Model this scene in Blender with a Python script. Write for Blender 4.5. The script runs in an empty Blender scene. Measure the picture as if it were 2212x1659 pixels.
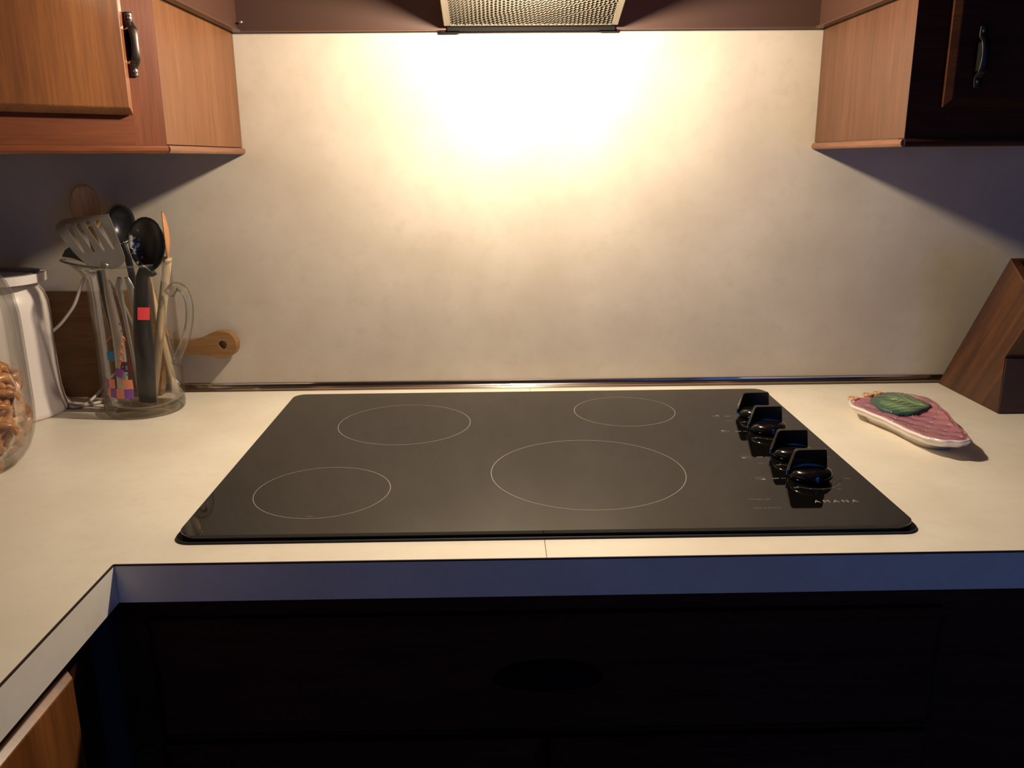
import bpy, bmesh, math, random
from mathutils import Vector, Matrix
random.seed(7)
S = bpy.context.scene
C = S.collection

# ------------------------------------------------------------------ camera, world, light, exposure
W_PX, H_PX, F_PX = 2212, 1659, 1832.64
def make_camera():
    yaw, pitch, roll = 0.01386, 0.26079, -0.009
    f = Vector((math.sin(yaw)*math.cos(pitch), math.cos(yaw)*math.cos(pitch), -math.sin(pitch)))
    r = Vector((math.cos(yaw), -math.sin(yaw), 0)); u = r.cross(f)
    r2 = r*math.cos(roll)+u*math.sin(roll); u2 = -r*math.sin(roll)+u*math.cos(roll)
    cd = bpy.data.cameras.new('camera'); cam = bpy.data.objects.new('camera', cd); C.objects.link(cam)
    m = Matrix((r2, u2, -f)).transposed().to_4x4(); m.translation = (-0.0294, -1.43431, 1.30227)
    cam.matrix_world = m
    cd.sensor_fit = 'HORIZONTAL'; cd.sensor_width = 36; cd.lens = F_PX/W_PX*36; cd.clip_start = .01
    S.camera = cam
make_camera()
wd = bpy.data.worlds.new('night_room'); S.world = wd; wd.use_nodes = True
wd.node_tree.nodes['Background'].inputs[0].default_value = (.004, .006, .012, 1)
wd.node_tree.nodes['Background'].inputs[1].default_value = 1.0
LAMP = (.015, -.272, 1.528)
ld = bpy.data.lights.new('hood_lamp_light', 'POINT'); ld.energy = 24.5; ld.color = (1, .84, .64); ld.shadow_soft_size = .022
lo = bpy.data.objects.new('hood_lamp_light', ld); lo.location = LAMP; C.objects.link(lo)
wl = bpy.data.lights.new('blue_fill_light', 'AREA'); wl.shape = 'RECTANGLE'; wl.size = .9; wl.size_y = .80; wl.energy = 7.6; wl.color = (.09, .27, 1.0)  # unseen blue fill, added to tint the counter front edge and shaded wall
wo = bpy.data.objects.new('blue_fill_light', wl); wo.location = (1.22, -3.14, 1.10); wo.rotation_euler = (math.radians(90), 0, 0); C.objects.link(wo)
S.view_settings.view_transform = 'Standard'; S.view_settings.look = 'None'
S.view_settings.exposure = 0.0; S.view_settings.gamma = 1.0; S.view_settings.use_curve_mapping = False
S.cycles.use_denoising = True; S.cycles.max_bounces = 10; S.cycles.transparent_max_bounces = 24
S.cycles.sample_clamp_indirect = 4.0; S.cycles.caustics_refractive = False; S.cycles.caustics_reflective = False

# ------------------------------------------------------------------ materials
def mat(name, color=(.5, .5, .5), rough=.5, metal=0, spec=.5, coat=0, coat_rough=.05):
    m = bpy.data.materials.new(name); m.use_nodes = True
    b = m.node_tree.nodes['Principled BSDF']
    b.inputs['Base Color'].default_value = (*color, 1); b.inputs['Roughness'].default_value = rough
    b.inputs['Metallic'].default_value = metal; b.inputs['Specular IOR Level'].default_value = spec
    b.inputs['Coat Weight'].default_value = coat; b.inputs['Coat Roughness'].default_value = coat_rough
    return m
def N(m, t, **kw):
    n = m.node_tree.nodes.new(t)
    for k, v in kw.items():
        if k in n.inputs: n.inputs[k].default_value = v
        else: setattr(n, k, v)
    return n
def L(m, a, b): m.node_tree.links.new(a, b)
def bsdf(m): return m.node_tree.nodes['Principled BSDF']
def ramp(m, fac, stops):
    r = N(m, 'ShaderNodeValToRGB'); e = r.color_ramp.elements
    while len(e) < len(stops): e.new(.5)
    for el, (p, c) in zip(e, stops): el.position = p; el.color = (*c, 1)
    L(m, fac, r.inputs[0]); return r.outputs[0]
def coords(m, scale=(1, 1, 1), rot=(0, 0, 0), kind='Object'):
    t = N(m, 'ShaderNodeTexCoord'); mp = N(m, 'ShaderNodeMapping')
    mp.inputs['Scale'].default_value = scale; src = t.outputs[kind]
    if any(rot):        # turn first, stretch afterwards
        m0 = N(m, 'ShaderNodeMapping'); m0.inputs['Rotation'].default_value = rot; L(m, src, m0.inputs[0]); src = m0.outputs[0]
    L(m, src, mp.inputs[0]); return mp.outputs[0]
def mixc(m, fac, a, b, mode='MIX'):
    x = N(m, 'ShaderNodeMix', data_type='RGBA', blend_type=mode)
    for sock, v in ((x.inputs[0], fac), (x.inputs[6], a), (x.inputs[7], b)):
        if isinstance(v, (int, float)): sock.default_value = v
        elif isinstance(v, tuple): sock.default_value = (*v, 1)
        else: L(m, v, sock)
    return x.outputs[2]
def laminate(name, a, b, c, rough=.42, stretch=(1, 1, 1)):
    m = mat(name, a, rough, spec=.4)
    v = coords(m, stretch)
    n1 = N(m, 'ShaderNodeTexNoise', Scale=6.0, Detail=4.0, Roughness=.55); L(m, v, n1.inputs['Vector'])
    n2 = N(m, 'ShaderNodeTexNoise', Scale=38.0, Detail=5.0, Roughness=.7); L(m, v, n2.inputs['Vector'])
    c1 = ramp(m, n1.outputs[0], [(.35, a), (.65, b)])
    f2 = N(m, 'ShaderNodeMapRange'); f2.inputs[1].default_value = .5; f2.inputs[2].default_value = .78; f2.inputs[4].default_value = .5
    L(m, n2.outputs[0], f2.inputs[0])
    L(m, mixc(m, f2.outputs[0], c1, c), bsdf(m).inputs['Base Color'])
    return m
def wood(name, dark, mid, light, grain=(9, 9, .7), rough=.4, coat=0, rot=(0, 0, 0), spec=.4, contrast=(.3, .5, .72)):
    m = mat(name, mid, rough, spec=spec, coat=coat, coat_rough=.2)
    v = coords(m, grain, rot)
    n1 = N(m, 'ShaderNodeTexNoise', Scale=2.2, Detail=6.0, Roughness=.6, Distortion=.6); L(m, v, n1.inputs['Vector'])
    v2 = coords(m, tuple(g*9 for g in grain), rot)
    n2 = N(m, 'ShaderNodeTexNoise', Scale=3.0, Detail=4.0, Roughness=.6); L(m, v2, n2.inputs['Vector'])
    c1 = ramp(m, n1.outputs[0], [(contrast[0], dark), (contrast[1], mid), (contrast[2], light)])
    f2 = N(m, 'ShaderNodeMapRange'); f2.inputs[1].default_value = .35; f2.inputs[2].default_value = .7
    f2.inputs[3].default_value = .78; f2.inputs[4].default_value = 1.1
    L(m, n2.outputs[0], f2.inputs[0])
    cb = N(m, 'ShaderNodeCombineColor')
    for i in range(3): L(m, f2.outputs[0], cb.inputs[i])
    L(m, mixc(m, 1.0, c1, cb.outputs[0], 'MULTIPLY'), bsdf(m).inputs['Base Color'])
    return m
def clear_glass(name, tint=(.96, .97, .95), ior=1.45, gloss=1.0, haze=0.0, haze_col=(.8, .75, .7)):
    # thin-walled clear glass: straight-through transmission plus Fresnel reflection
    m = bpy.data.materials.new(name); m.use_nodes = True; nt = m.node_tree
    nt.nodes.remove(bsdf(m)); out = nt.nodes['Material Output']
    tr = N(m, 'ShaderNodeBsdfTransparent'); tr.inputs[0].default_value = (*tint, 1)
    gl = N(m, 'ShaderNodeBsdfGlossy'); gl.inputs['Roughness'].default_value = .02
    fr = N(m, 'ShaderNodeFresnel', IOR=ior)
    hf = N(m, 'ShaderNodeMath', operation='MULTIPLY'); hf.inputs[1].default_value = gloss; L(m, fr.outputs[0], hf.inputs[0])
    mx = N(m, 'ShaderNodeMixShader'); L(m, hf.outputs[0], mx.inputs[0]); L(m, tr.outputs[0], mx.inputs[1]); L(m, gl.outputs[0], mx.inputs[2])
    res = mx.outputs[0]
    if haze:
        df = N(m, 'ShaderNodeBsdfDiffuse'); df.inputs[0].default_value = (*haze_col, 1)
        m2 = N(m, 'ShaderNodeMixShader'); m2.inputs[0].default_value = haze
        L(m, res, m2.inputs[1]); L(m, df.outputs[0], m2.inputs[2]); res = m2.outputs[0]
    L(m, res, out.inputs[0]); return m
def vcol(name, rough=.2, coat=.5, spec=.5):
    m = mat(name, (.5, .5, .5), rough, coat=coat, spec=spec)
    a = N(m, 'ShaderNodeAttribute', attribute_name='glaze'); L(m, a.outputs['Color'], bsdf(m).inputs['Base Color'])
    return m

M = {}
M['wall'] = laminate('cream_wall_laminate', (.475, .412, .330), (.548, .488, .400), (.425, .350, .268))
M['counter'] = laminate('cream_counter_laminate', (.755, .685, .555), (.835, .775, .65), (.71, .62, .48), rough=.38)
M['plaster'] = laminate('painted_wall', (.62, .55, .43), (.66, .58, .46), (.6, .52, .4), rough=.8)
M['floor'] = wood('dark_floor', (.04, .025, .015), (.07, .04, .02), (.1, .06, .03), (3, .6, 1))
M['kraft'] = mat('brown_laminate_core', (.035, .012, .010), .6)
M['door_wood'] = wood('red_brown_door_wood', (.17, .055, .014), (.25, .085, .020), (.34, .125, .032), (11, 11, .55), .36, .25)
M['stile_wood'] = wood('red_brown_stile_wood', (.15, .040, .018), (.19, .055, .024), (.23, .07, .03), (11, 11, .6), .34, .25)
M['rail_wood'] = wood('red_brown_rail_wood', (.16, .042, .015), (.20, .058, .02), (.25, .08, .03), (.6, .6, 11), .34, .25)
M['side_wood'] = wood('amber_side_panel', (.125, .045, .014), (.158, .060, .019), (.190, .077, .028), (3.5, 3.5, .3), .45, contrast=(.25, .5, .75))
M['side_wood_right'] = wood('dimmed_side_panel', (.082, .032, .014), (.105, .042, .019), (.125, .052, .026), (3.5, 3.5, .3), .45, contrast=(.25, .5, .75))  # same wood as the left panel, darkened in colour for its dimmer light
M['mold_wood'] = wood('molding_wood', (.17, .07, .035), (.195, .082, .042), (.22, .095, .05), (.5, .5, 9), .45)
M['under_wood'] = mat('cabinet_underside', (.20, .13, .08), .7)
M['dark_wood'] = wood('dark_base_and_shade_wood', (.036, .013, .007), (.054, .019, .0095), (.074, .027, .014), (.6, .6, 9), .55, spec=.05)
M['hood'] = mat('brown_hood_enamel', (.066, .028, .0165), .38)
M['hood_in'] = mat('brown_hood_inner_enamel', (.048, .023, .015), .5)
M['alu'] = mat('greasy_aluminium', (.080, .066, .046), .55, .3)
M['alu_frame'] = mat('aluminium_frame', (.235, .20, .15), .5, .3)
M['mesh_back'] = mat('filter_back_layer', (.016, .012, .008), .8, .0)
M['chrome'] = mat('chrome', (.60, .55, .50), .14, 1)
M['steel'] = mat('brushed_steel', (.46, .43, .385), .42, .75)
M['screw'] = mat('steel_screw', (.55, .5, .45), .35, 1)
M['dark_bronze'] = mat('dark_bronze', (.0035, .003, .003), .45, spec=.3)
M['matte_black'] = mat('matte_black_metal', (.003, .0025, .0025), .7, spec=.1)
M['black_metal'] = mat('blackened_metal', (.012, .011, .010), .45, 0)
M['pewter'] = mat('worn_pewter', (.085, .068, .058), .34, .8)
M['black_glass'] = mat('black_ceramic_glass', (.0035, .0032, .0030), .035, spec=.55)
M['gasket'] = mat('black_gasket', (.006, .005, .006), .5)
M['knob'] = mat('black_knob_plastic', (.004, .004, .005), .12, spec=.6)
M['knob_edge'] = mat('black_knob_grip', (.0045, .0042, .004), .16, spec=.5)  # near-black plastic of the knob grips
M['blue'] = mat('blue_indicator', (.02, .10, .36), .4)
M['print'] = mat('grey_print', (.30, .28, .25), .5)
M['print_dim'] = mat('dim_grey_print', (.17, .155, .14), .5)
M['glass'] = clear_glass('clear_jug_glass', (.988, .988, .98), 1.30, gloss=.5, haze=.007, haze_col=(.8, .74, .62))
M['glass_base'] = clear_glass('thick_glass_base', (.93, .915, .87), 1.35, gloss=.7, haze=.07, haze_col=(.75, .68, .55))
M['glass_handle'] = clear_glass('glass_rod', (.95, .94, .92), 1.5, gloss=.85, haze=.035, haze_col=(.85, .80, .72))
M['jar'] = clear_glass('clear_jar_glass', (.988, .985, .98), 1.28, gloss=.5, haze=.010, haze_col=(.75, .68, .62))
M['white'] = mat('white_plastic', (.76, .69, .635), .36)
M['white_dark'] = mat('dark_lid_top', (.05, .04, .045), .4)
M['cord'] = mat('white_cord', (.62, .55, .48), .5)
M['board'] = wood('brown_cutting_board', (.20, .095, .032), (.26, .13, .045), (.31, .165, .062), (.6, 9, 9), .55)
M['board_end'] = wood('pale_board_handle', (.36, .20, .075), (.42, .25, .10), (.48, .29, .13), (.8, 9, 9), .55)
M['spoonwood'] = wood('pale_spoon_wood', (.50, .30, .13), (.58, .37, .17), (.65, .43, .21), (9, 9, .7), .6)
M['spoonwood_red'] = wood('amber_spoon_wood', (.46, .21, .08), (.54, .26, .10), (.60, .31, .13), (9, 9, .7), .5)
M['stickwood'] = wood('pale_handle_wood', (.62, .45, .25), (.68, .51, .30), (.74, .57, .36), (9, 9, .7), .6)
M['nylon'] = mat('black_nylon', (.012, .012, .013), .33, spec=.5)
M['block'] = wood('dark_knife_block_wood', (.026, .010, .006), (.062, .021, .008), (.115, .042, .012), (1, 14, .9), .5, rot=(math.radians(-35.4), 0, 0), contrast=(.35, .5, .66))
M['block_front'] = wood('dark_knife_block_end', (.035, .015, .008), (.05, .021, .010), (.065, .028, .013), (1, 1, 12), .5)
M['block_top'] = mat('black_block_top', (.010, .009, .012), .5)
M['pretzel'] = wood('baked_brown_pretzel', (.24, .085, .024), (.46, .195, .06), (.66, .34, .13), (60, 60, 60), .33, .3)
M['salt'] = mat('pale_salt_crumb', (.8, .7, .52), .6)
M['porcelain'] = mat('white_porcelain', (.80, .74, .70), .12, coat=.5)
M['glaze'] = vcol('pink_glaze', .14, .6)
M['leaf_glaze'] = vcol('green_glaze', .12, .7)
M['curl'] = mat('tan_glaze', (.62, .33, .16), .15, coat=.5)
M['p_red'] = mat('red_print', (.55, .035, .035), .5)
M['p_blue'] = mat('blue_print', (.03, .22, .42), .5)
M['p_purple'] = mat('purple_print', (.24, .08, .32), .5)
M['p_salmon'] = mat('salmon_print', (.78, .27, .15), .5)
M['p_maroon'] = mat('maroon_print', (.10, .015, .022), .5)
M['rubber'] = mat('flour_speck', (.55, .5, .45), .9)
M['ceiling'] = mat('ceiling_paint', (.45, .42, .36), .9)
M['socket'] = mat('lamp_socket', (.6, .55, .5), .5)

# black nylon spoon keeps floury residue on one side
def floury():
    m = mat('black_nylon_floury', (.012, .012, .013), .3, spec=.5)
    v = coords(m, (1, 1, 1))
    n = N(m, 'ShaderNodeTexNoise', Scale=210.0, Detail=3.0, Roughness=.6); L(m, v, n.inputs['Vector'])
    sx = N(m, 'ShaderNodeSeparateXYZ'); L(m, v, sx.inputs[0])
    g1 = N(m, 'ShaderNodeMapRange'); g1.inputs[1].default_value = .000; g1.inputs[2].default_value = .016; L(m, sx.outputs[0], g1.inputs[0])
    n2 = N(m, 'ShaderNodeTexNoise', Scale=60.0, Detail=2.0); L(m, v, n2.inputs['Vector'])
    mu = N(m, 'ShaderNodeMath', operation='MULTIPLY'); L(m, n.outputs[0], mu.inputs[0]); L(m, g1.outputs[0], mu.inputs[1])
    mu2 = N(m, 'ShaderNodeMath', operation='MULTIPLY'); L(m, mu.outputs[0], mu2.inputs[0]); L(m, n2.outputs[0], mu2.inputs[1])
    f = N(m, 'ShaderNodeMapRange'); f.inputs[1].default_value = .255; f.inputs[2].default_value = .30; L(m, mu2.outputs[0], f.inputs[0])
    L(m, mixc(m, f.outputs[0], (.012, .012, .013), (.45, .42, .36)), bsdf(m).inputs['Base Color'])
    return m
M['nylon_floury'] = floury()

# ------------------------------------------------------------------ object helpers
def obj(name, me, material=None, parent=None, label=None, cat=None, group=None, kind=None, smooth=False, mats=None):
    if isinstance(me, bmesh.types.BMesh):
        bm = me; me = bpy.data.meshes.new(name); bmesh.ops.recalc_face_normals(bm, faces=bm.faces[:]); bm.to_mesh(me); bm.free()
    if smooth:
        for p in me.polygons: p.use_smooth = True
    if material is not None and not me.materials: me.materials.append(M[material])
    for k in mats or (): me.materials.append(M[k])
    o = bpy.data.objects.new(name, me); C.objects.link(o)
    if parent is not None: o.parent = parent
    return tag(o, label, cat, group, kind)
def tag(o, label=None, cat=None, group=None, kind=None):
    if label: o['label'] = label
    if cat: o['category'] = cat
    if group: o['group'] = group
    if kind: o['kind'] = kind
    return o
def thing(name, label, cat, loc=(0, 0, 0), rot=(0, 0, 0), group=None):
    o = bpy.data.objects.new(name, None); C.objects.link(o); o.location = loc; o.rotation_euler = rot
    o.empty_display_size = .05
    return tag(o, label, cat, group)
def add_box(bm, x0, x1, y0, y1, z0, z1, bevel=0, seg=2):
    vs = [bm.verts.new((x, y, z)) for x in (x0, x1) for y in (y0, y1) for z in (z0, z1)]
    fs = [bm.faces.new([vs[i] for i in q]) for q in ((0, 1, 3, 2), (4, 6, 7, 5), (0, 4, 5, 1), (2, 3, 7, 6), (0, 2, 6, 4), (1, 5, 7, 3))]
    if bevel:
        es = list({e for f in fs for e in f.edges})
        bmesh.ops.bevel(bm, geom=es, offset=bevel, segments=seg, profile=.5, affect='EDGES')
    return bm
def box(*a, **k): return add_box(bmesh.new(), *a, **k)
def add_prism(bm, pts, d0, d1, axis='y', bevel=0, seg=2):
    # extrude a closed 2D outline; axis 'y': pts are (x,z); 'x': (y,z); 'z': (x,y)
    def P(a, b, d): return {'y': (a, d, b), 'x': (d, a, b), 'z': (a, b, d)}[axis]
    lo_ = [bm.verts.new(P(a, b, d0)) for a, b in pts]; hi = [bm.verts.new(P(a, b, d1)) for a, b in pts]
    n = len(pts); fs = [bm.faces.new(lo_), bm.faces.new(hi[::-1])]
    for i in range(n): fs.append(bm.faces.new((lo_[i], hi[i], hi[(i+1) % n], lo_[(i+1) % n])))
    if bevel:
        es = list({e for f in fs[:2] for e in f.edges})
        bmesh.ops.bevel(bm, geom=es, offset=bevel, segments=seg, profile=.5, affect='EDGES')
    return bm
def prism(*a, **k): return add_prism(bmesh.new(), *a, **k)
def rounded(x0, x1, y0, y1, r, n=6):
    out = []
    for cx, cy, a0 in ((x1-r, y1-r, 0), (x0+r, y1-r, 90), (x0+r, y0+r, 180), (x1-r, y0+r, 270)):
        for i in range(n+1):
            a = math.radians(a0+90*i/n); out.append((cx+r*math.cos(a), cy+r*math.sin(a)))
    return out
def lathe(prof, seg=48, bm=None, c=(0, 0, 0)):
    bm = bm or bmesh.new(); rings = []
    for r, z in prof:
        if r < 1e-6: rings.append([bm.verts.new((c[0], c[1], c[2]+z))])
        else: rings.append([bm.verts.new((c[0]+r*math.cos(2*math.pi*i/seg), c[1]+r*math.sin(2*math.pi*i/seg), c[2]+z)) for i in range(seg)])
    for a, b in zip(rings, rings[1:]):
        for i in range(seg):
            j = (i+1) % seg
            if len(a) == 1 and len(b) == 1: continue
            if len(a) == 1: bm.faces.new((a[0], b[i], b[j]))
            elif len(b) == 1: bm.faces.new((a[i], b[0], a[j]))
            else: bm.faces.new((a[i], b[i], b[j], a[j]))
    return bm
def catmull(pts, n=8, closed=False):
    P = [Vector(p) for p in pts]; out = []; m = len(P)
    rng = range(m) if closed else range(m-1)
    for i in rng:
        if closed: p0, p1, p2, p3 = P[(i-1) % m], P[i], P[(i+1) % m], P[(i+2) % m]
        else: p0, p1, p2, p3 = P[max(i-1, 0)], P[i], P[i+1], P[min(i+2, m-1)]
        for k in range(n):
            t = k/n
            out.append(.5*((2*p1)+(p2-p0)*t+(2*p0-5*p1+4*p2-p3)*t*t+(-p0+3*p1-3*p2+p3)*t**3))
    if not closed: out.append(P[-1])
    return out
def tube(pts, radii, seg=10, bm=None, flat=1.0, side=None, closed=False):
    # sweep an ellipse (radius r across `side`, r*flat along the other axis) along pts
    bm = bm or bmesh.new(); P = [Vector(p) for p in pts]; n = len(P)
    if not isinstance(radii, (list, tuple)): radii = [radii]*n
    if len(radii) != n:
        radii = [radii[min(int(i/(n-1)*(len(radii)-1)), len(radii)-2)]*(1-((i/(n-1)*(len(radii)-1)) - min(int(i/(n-1)*(len(radii)-1)), len(radii)-2))) + radii[min(int(i/(n-1)*(len(radii)-1)), len(radii)-2)+1]*((i/(n-1)*(len(radii)-1)) - min(int(i/(n-1)*(len(radii)-1)), len(radii)-2)) for i in range(n)]
    ref = Vector(side) if side else None; rings = []
    for i in range(n):
        if closed: t = (P[(i+1) % n]-P[i-1]).normalized()
        else: t = (P[min(i+1, n-1)]-P[max(i-1, 0)]).normalized()
        if ref is None: ref = t.orthogonal().normalized()
        a = (ref-t*ref.dot(t)).normalized(); b = t.cross(a)
        if not side: ref = a
        rings.append([bm.verts.new(P[i]+a*(radii[i]*math.cos(2*math.pi*k/seg))+b*(radii[i]*flat*math.sin(2*math.pi*k/seg))) for k in range(seg)])
    for i in range(n if closed else n-1):
        a, b = rings[i], rings[(i+1) % n]
        for k in range(seg): bm.faces.new((a[k], b[k], b[(k+1) % seg], a[(k+1) % seg]))
    if not closed: bm.faces.new(rings[0][::-1]); bm.faces.new(rings[-1])
    return bm
def plate_with_holes(outer, holes, thick, to3d, bm=None):
    # flat plate with cut-outs: to3d(a, b, d) maps plate coordinates and depth d to space
    bm = bm or bmesh.new(); es = []
    for loop in [outer]+holes:
        vs = [bm.verts.new((a, b, 0)) for a, b in loop]
        es += [bm.edges.new((vs[i], vs[(i+1) % len(vs)])) for i in range(len(vs))]
    r = bmesh.ops.triangle_fill(bm, use_beauty=True, edges=es, normal=(0, 0, 1))
    fs = [g for g in r['geom'] if isinstance(g, bmesh.types.BMFace)]
    ex = bmesh.ops.extrude_face_region(bm, geom=fs)
    for v in [g for g in ex['geom'] if isinstance(g, bmesh.types.BMVert)]: v.co.z += thick
    for v in bm.verts: v.co = Vector(to3d(v.co.x, v.co.y, v.co.z))
    return bm
def text_mesh(s, size, spacing=1.0):
    cu = bpy.data.curves.new('t', 'FONT'); cu.body = s; cu.size = size; cu.space_character = spacing; cu.resolution_u = 2
    o = bpy.data.objects.new('t', cu); C.objects.link(o)
    dg = bpy.context.evaluated_depsgraph_get(); me = bpy.data.meshes.new_from_object(o.evaluated_get(dg))
    bpy.data.objects.remove(o); bpy.data.curves.remove(cu); return me

# ------------------------------------------------------------------ setting
ZC = .915                       # counter height
XL, XR = -.443, .4885           # facing sides of the two wall cabinets
ZB = 1.321                      # underside of wall cabinets (above the molding)
obj('floor', box(-1.09, 1.7, -3.2, .04, -.05, 0), 'floor', kind='structure')
obj('wall_back', box(-1.05, 1.7, 0, .04, 0, 2.5), 'wall', kind='structure')
obj('wall_left', box(-1.09, -1.05, -3.2, .04, 0, 2.5), 'plaster', kind='structure')
obj('ceiling', box(-1.09, 1.7, -3.2, .04, 2.5, 2.54), 'ceiling', kind='structure')
bm = bmesh.new()
for b_ in ((-1.09, .70, -3.24, -3.2, 0, 2.5), (1.60, 1.7, -3.24, -3.2, 0, 2.5), (.70, 1.60, -3.24, -3.2, 0, .62), (.70, 1.60, -3.24, -3.2, 1.58, 2.5)): add_box(bm, *b_)
obj('wall_rear', bm, 'plaster', kind='structure')
wn = obj('added_window_1', plate_with_holes([(.70, .62), (1.60, .62), (1.60, 1.58), (.70, 1.58)], [[(.75, .67), (1.125, .67), (1.125, 1.53), (.75, 1.53)], [(1.175, .67), (1.55, .67), (1.55, 1.53), (1.175, 1.53)]], .03, lambda a, b, d: (a, -3.235+d, b)), 'white', kind='structure')  # unseen window frame, added around the blue fill light
# chrome cove strip where the wall meets the counter
cv = [(-.0128+.0104*math.sin(math.radians(t)), ZC+.0118-.0104*math.cos(math.radians(t))) for t in range(0, 91, 9)]
pr = [(-.0005, ZC), (-.0136, ZC), (-.0136, ZC+.0008)]+cv+[(-.0020, ZC+.0124), (-.0005, ZC+.0126)]
obj('trim_1', prism(pr, -1.049, 1.69, 'x'), 'chrome', kind='structure', smooth=False)

# ------------------------------------------------------------------ countertop
ct = thing('countertop', 'cream mottled laminate L-shaped countertop with dark-lined front edge', 'countertop', (0, 0, ZC))
YF, XC = -.659, -.417
bm = prism([(-1.049, -.0005), (1.69, -.0005), (1.69, YF), (XC, YF), (XC, -2.6), (-1.049, -2.6)], -.0415, 0, 'z')
obj('slab', bm, 'counter', ct)
obj('edge_band', box(XC+.0012, 1.69, YF-.0012, YF+.0002, -.0418, -.0018), 'counter', ct)
obj('edge_band', box(XC-.0002, XC+.0012, -2.6, YF-.0014, -.0418, -.0018), 'counter', ct)
obj('edge_line', box(XC+.0012, 1.69, YF-.0013, YF+.0002, -.0017, .0001), 'kraft', ct, label='dark brown core line along the front edge')
obj('edge_line', box(XC-.0002, XC+.0013, -2.6, YF-.0013, -.0017, .0001), 'kraft', ct)
obj('seam', box(.0142, .0149, YF, -.608, -.001, .00025), 'kraft', ct, label='hairline joint in front of the cooktop')
obj('seam', box(.0208, .0213, -.066, -.0126, -.001, .00025), 'kraft', ct)

# ------------------------------------------------------------------ range hood
hd = thing('range_hood', 'brown enamel range hood between the two wall cabinets, seen from below', 'range hood', (0, 0, 1.497))
HX0, HX1, HZ = XL+.003, XR-.003, 1.497
obj('back_panel', box(HX0, HX1, -.0095, -.0012, 0, .16), 'hood_in', hd)
obj('side_panel', box(HX0+.001, HX0+.007, -.46, -.0097, .001, .16), 'hood', hd)
obj('side_panel', box(HX1-.007, HX1-.001, -.46, -.0097, .001, .16), 'hood', hd)
obj('top_panel', box(HX0, HX1, -.46, -.001, .1602, .166), 'hood', hd)
obj('front_panel', box(HX0, HX1, -.466, -.4602, -.002, .166), 'hood', hd)
obj('side_lip', box(HX0+.0005, HX0+.014, -.459, -.004, -.0025, .0008, bevel=.0006), 'hood', hd)
obj('side_lip', box(HX1-.014, HX1-.0005, -.459, -.004, -.0025, .0008, bevel=.0006), 'hood', hd)
obj('back_lip', box(HX0+.014, HX1-.014, -.0145, -.0013, -.0022, .0008), 'hood', hd)
obj('screw', lathe([(0, -.003), (.0022, -.003), (.003, -.001), (.003, .0)], 12, c=(HX0+.016, -.016, .012)), 'screw', hd, smooth=True)
# filter, slanted up towards the front
ft = bpy.data.objects.new('grease_filter', None); C.objects.link(ft); ft.parent = hd
ft.location = (.0245, -.026, .0020); ft.rotation_euler = (math.radians(-16), 0, 0)
ft['label'] = 'aluminium mesh grease filter'
FW, FL = .1345, .19
for nm, a in (('filter_frame', (-FW, -FW+.0105)), ('filter_frame', (FW-.0105, FW))):
    obj(nm, box(a[0], a[1], -FL, 0, 0, .008, bevel=.001), 'alu_frame', ft)
obj('filter_frame', box(-FW+.0106, FW-.0106, -.0035, 0, 0, .008), 'alu_frame', ft)
obj('filter_frame', box(-FW+.0106, FW-.0106, -FL, -FL+.0105, 0, .008), 'alu_frame', ft)
obj('filter_backing', box(-FW+.0106, FW-.0106, -FL+.0106, -.0036, .0058, .0078), 'mesh_back', ft)
bm = bmesh.new(); x0, x1, y0, y1 = -FW+.0108, FW-.0108, -FL+.0108, -.0038
def strand(bm, ax, ay, bx, by, z, r):
    n = max(2, int(math.hypot(bx-ax, by-ay)/.0035)); pts = []
    for i in range(n+1):
        t = i/n; pts.append(Vector((ax+(bx-ax)*t, ay+(by-ay)*t, z+(.0009 if i % 2 else -.0009))))
    nrm = Vector((-(by-ay), bx-ax, 0)).normalized()*r; prev = None
    for p in pts:
        cur = [bm.verts.new(p+nrm), bm.verts.new(p+Vector((0, 0, -r*1.3))), bm.verts.new(p-nrm), bm.verts.new(p+Vector((0, 0, r*1.3)))]
        if prev:
            for k in range(4): bm.faces.new((prev[k], cur[k], cur[(k+1) % 4], prev[(k+1) % 4]))
        prev = cur
sl = .62
for sgn in (1, -1):
    c = -.35
    while c < .35:
        # clip y = c + sgn*sl*x to the opening
        xs = sorted(((y0-c)/(sgn*sl), (y1-c)/(sgn*sl))); a, b = max(x0, xs[0]), min(x1, xs[1])
        if b-a > .004: strand(bm, a, c+sgn*sl*a, b, c+sgn*sl*b, .0018+(.0009*sgn), .00105)
        c += .0078
obj('filter_mesh', bm, 'alu', ft, kind='stuff')
obj('filter_clip', box(-.117, -.087, -.012, .004, -.006, .002, bevel=.001), 'matte_black', hd)
obj('filter_clip', box(.132, .160, -.012, .004, -.005, .002, bevel=.001), 'matte_black', hd)
obj('filter_rail', prism([(-.105, -.0035), (.155, -.0035), (.155, .0015), (.08, .0030), (.025, .0040), (-.04, .0032), (-.105, .0015)], -.0205, -.0155, 'y'), 'matte_black', hd)
obj('lamp_socket', lathe([(0, .16), (.021, .16), (.021, .105), (.016, .10), (.016, .062), (0, .062)], 24, c=(LAMP[0], LAMP[1], 0)), 'socket', hd, smooth=False)

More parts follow.
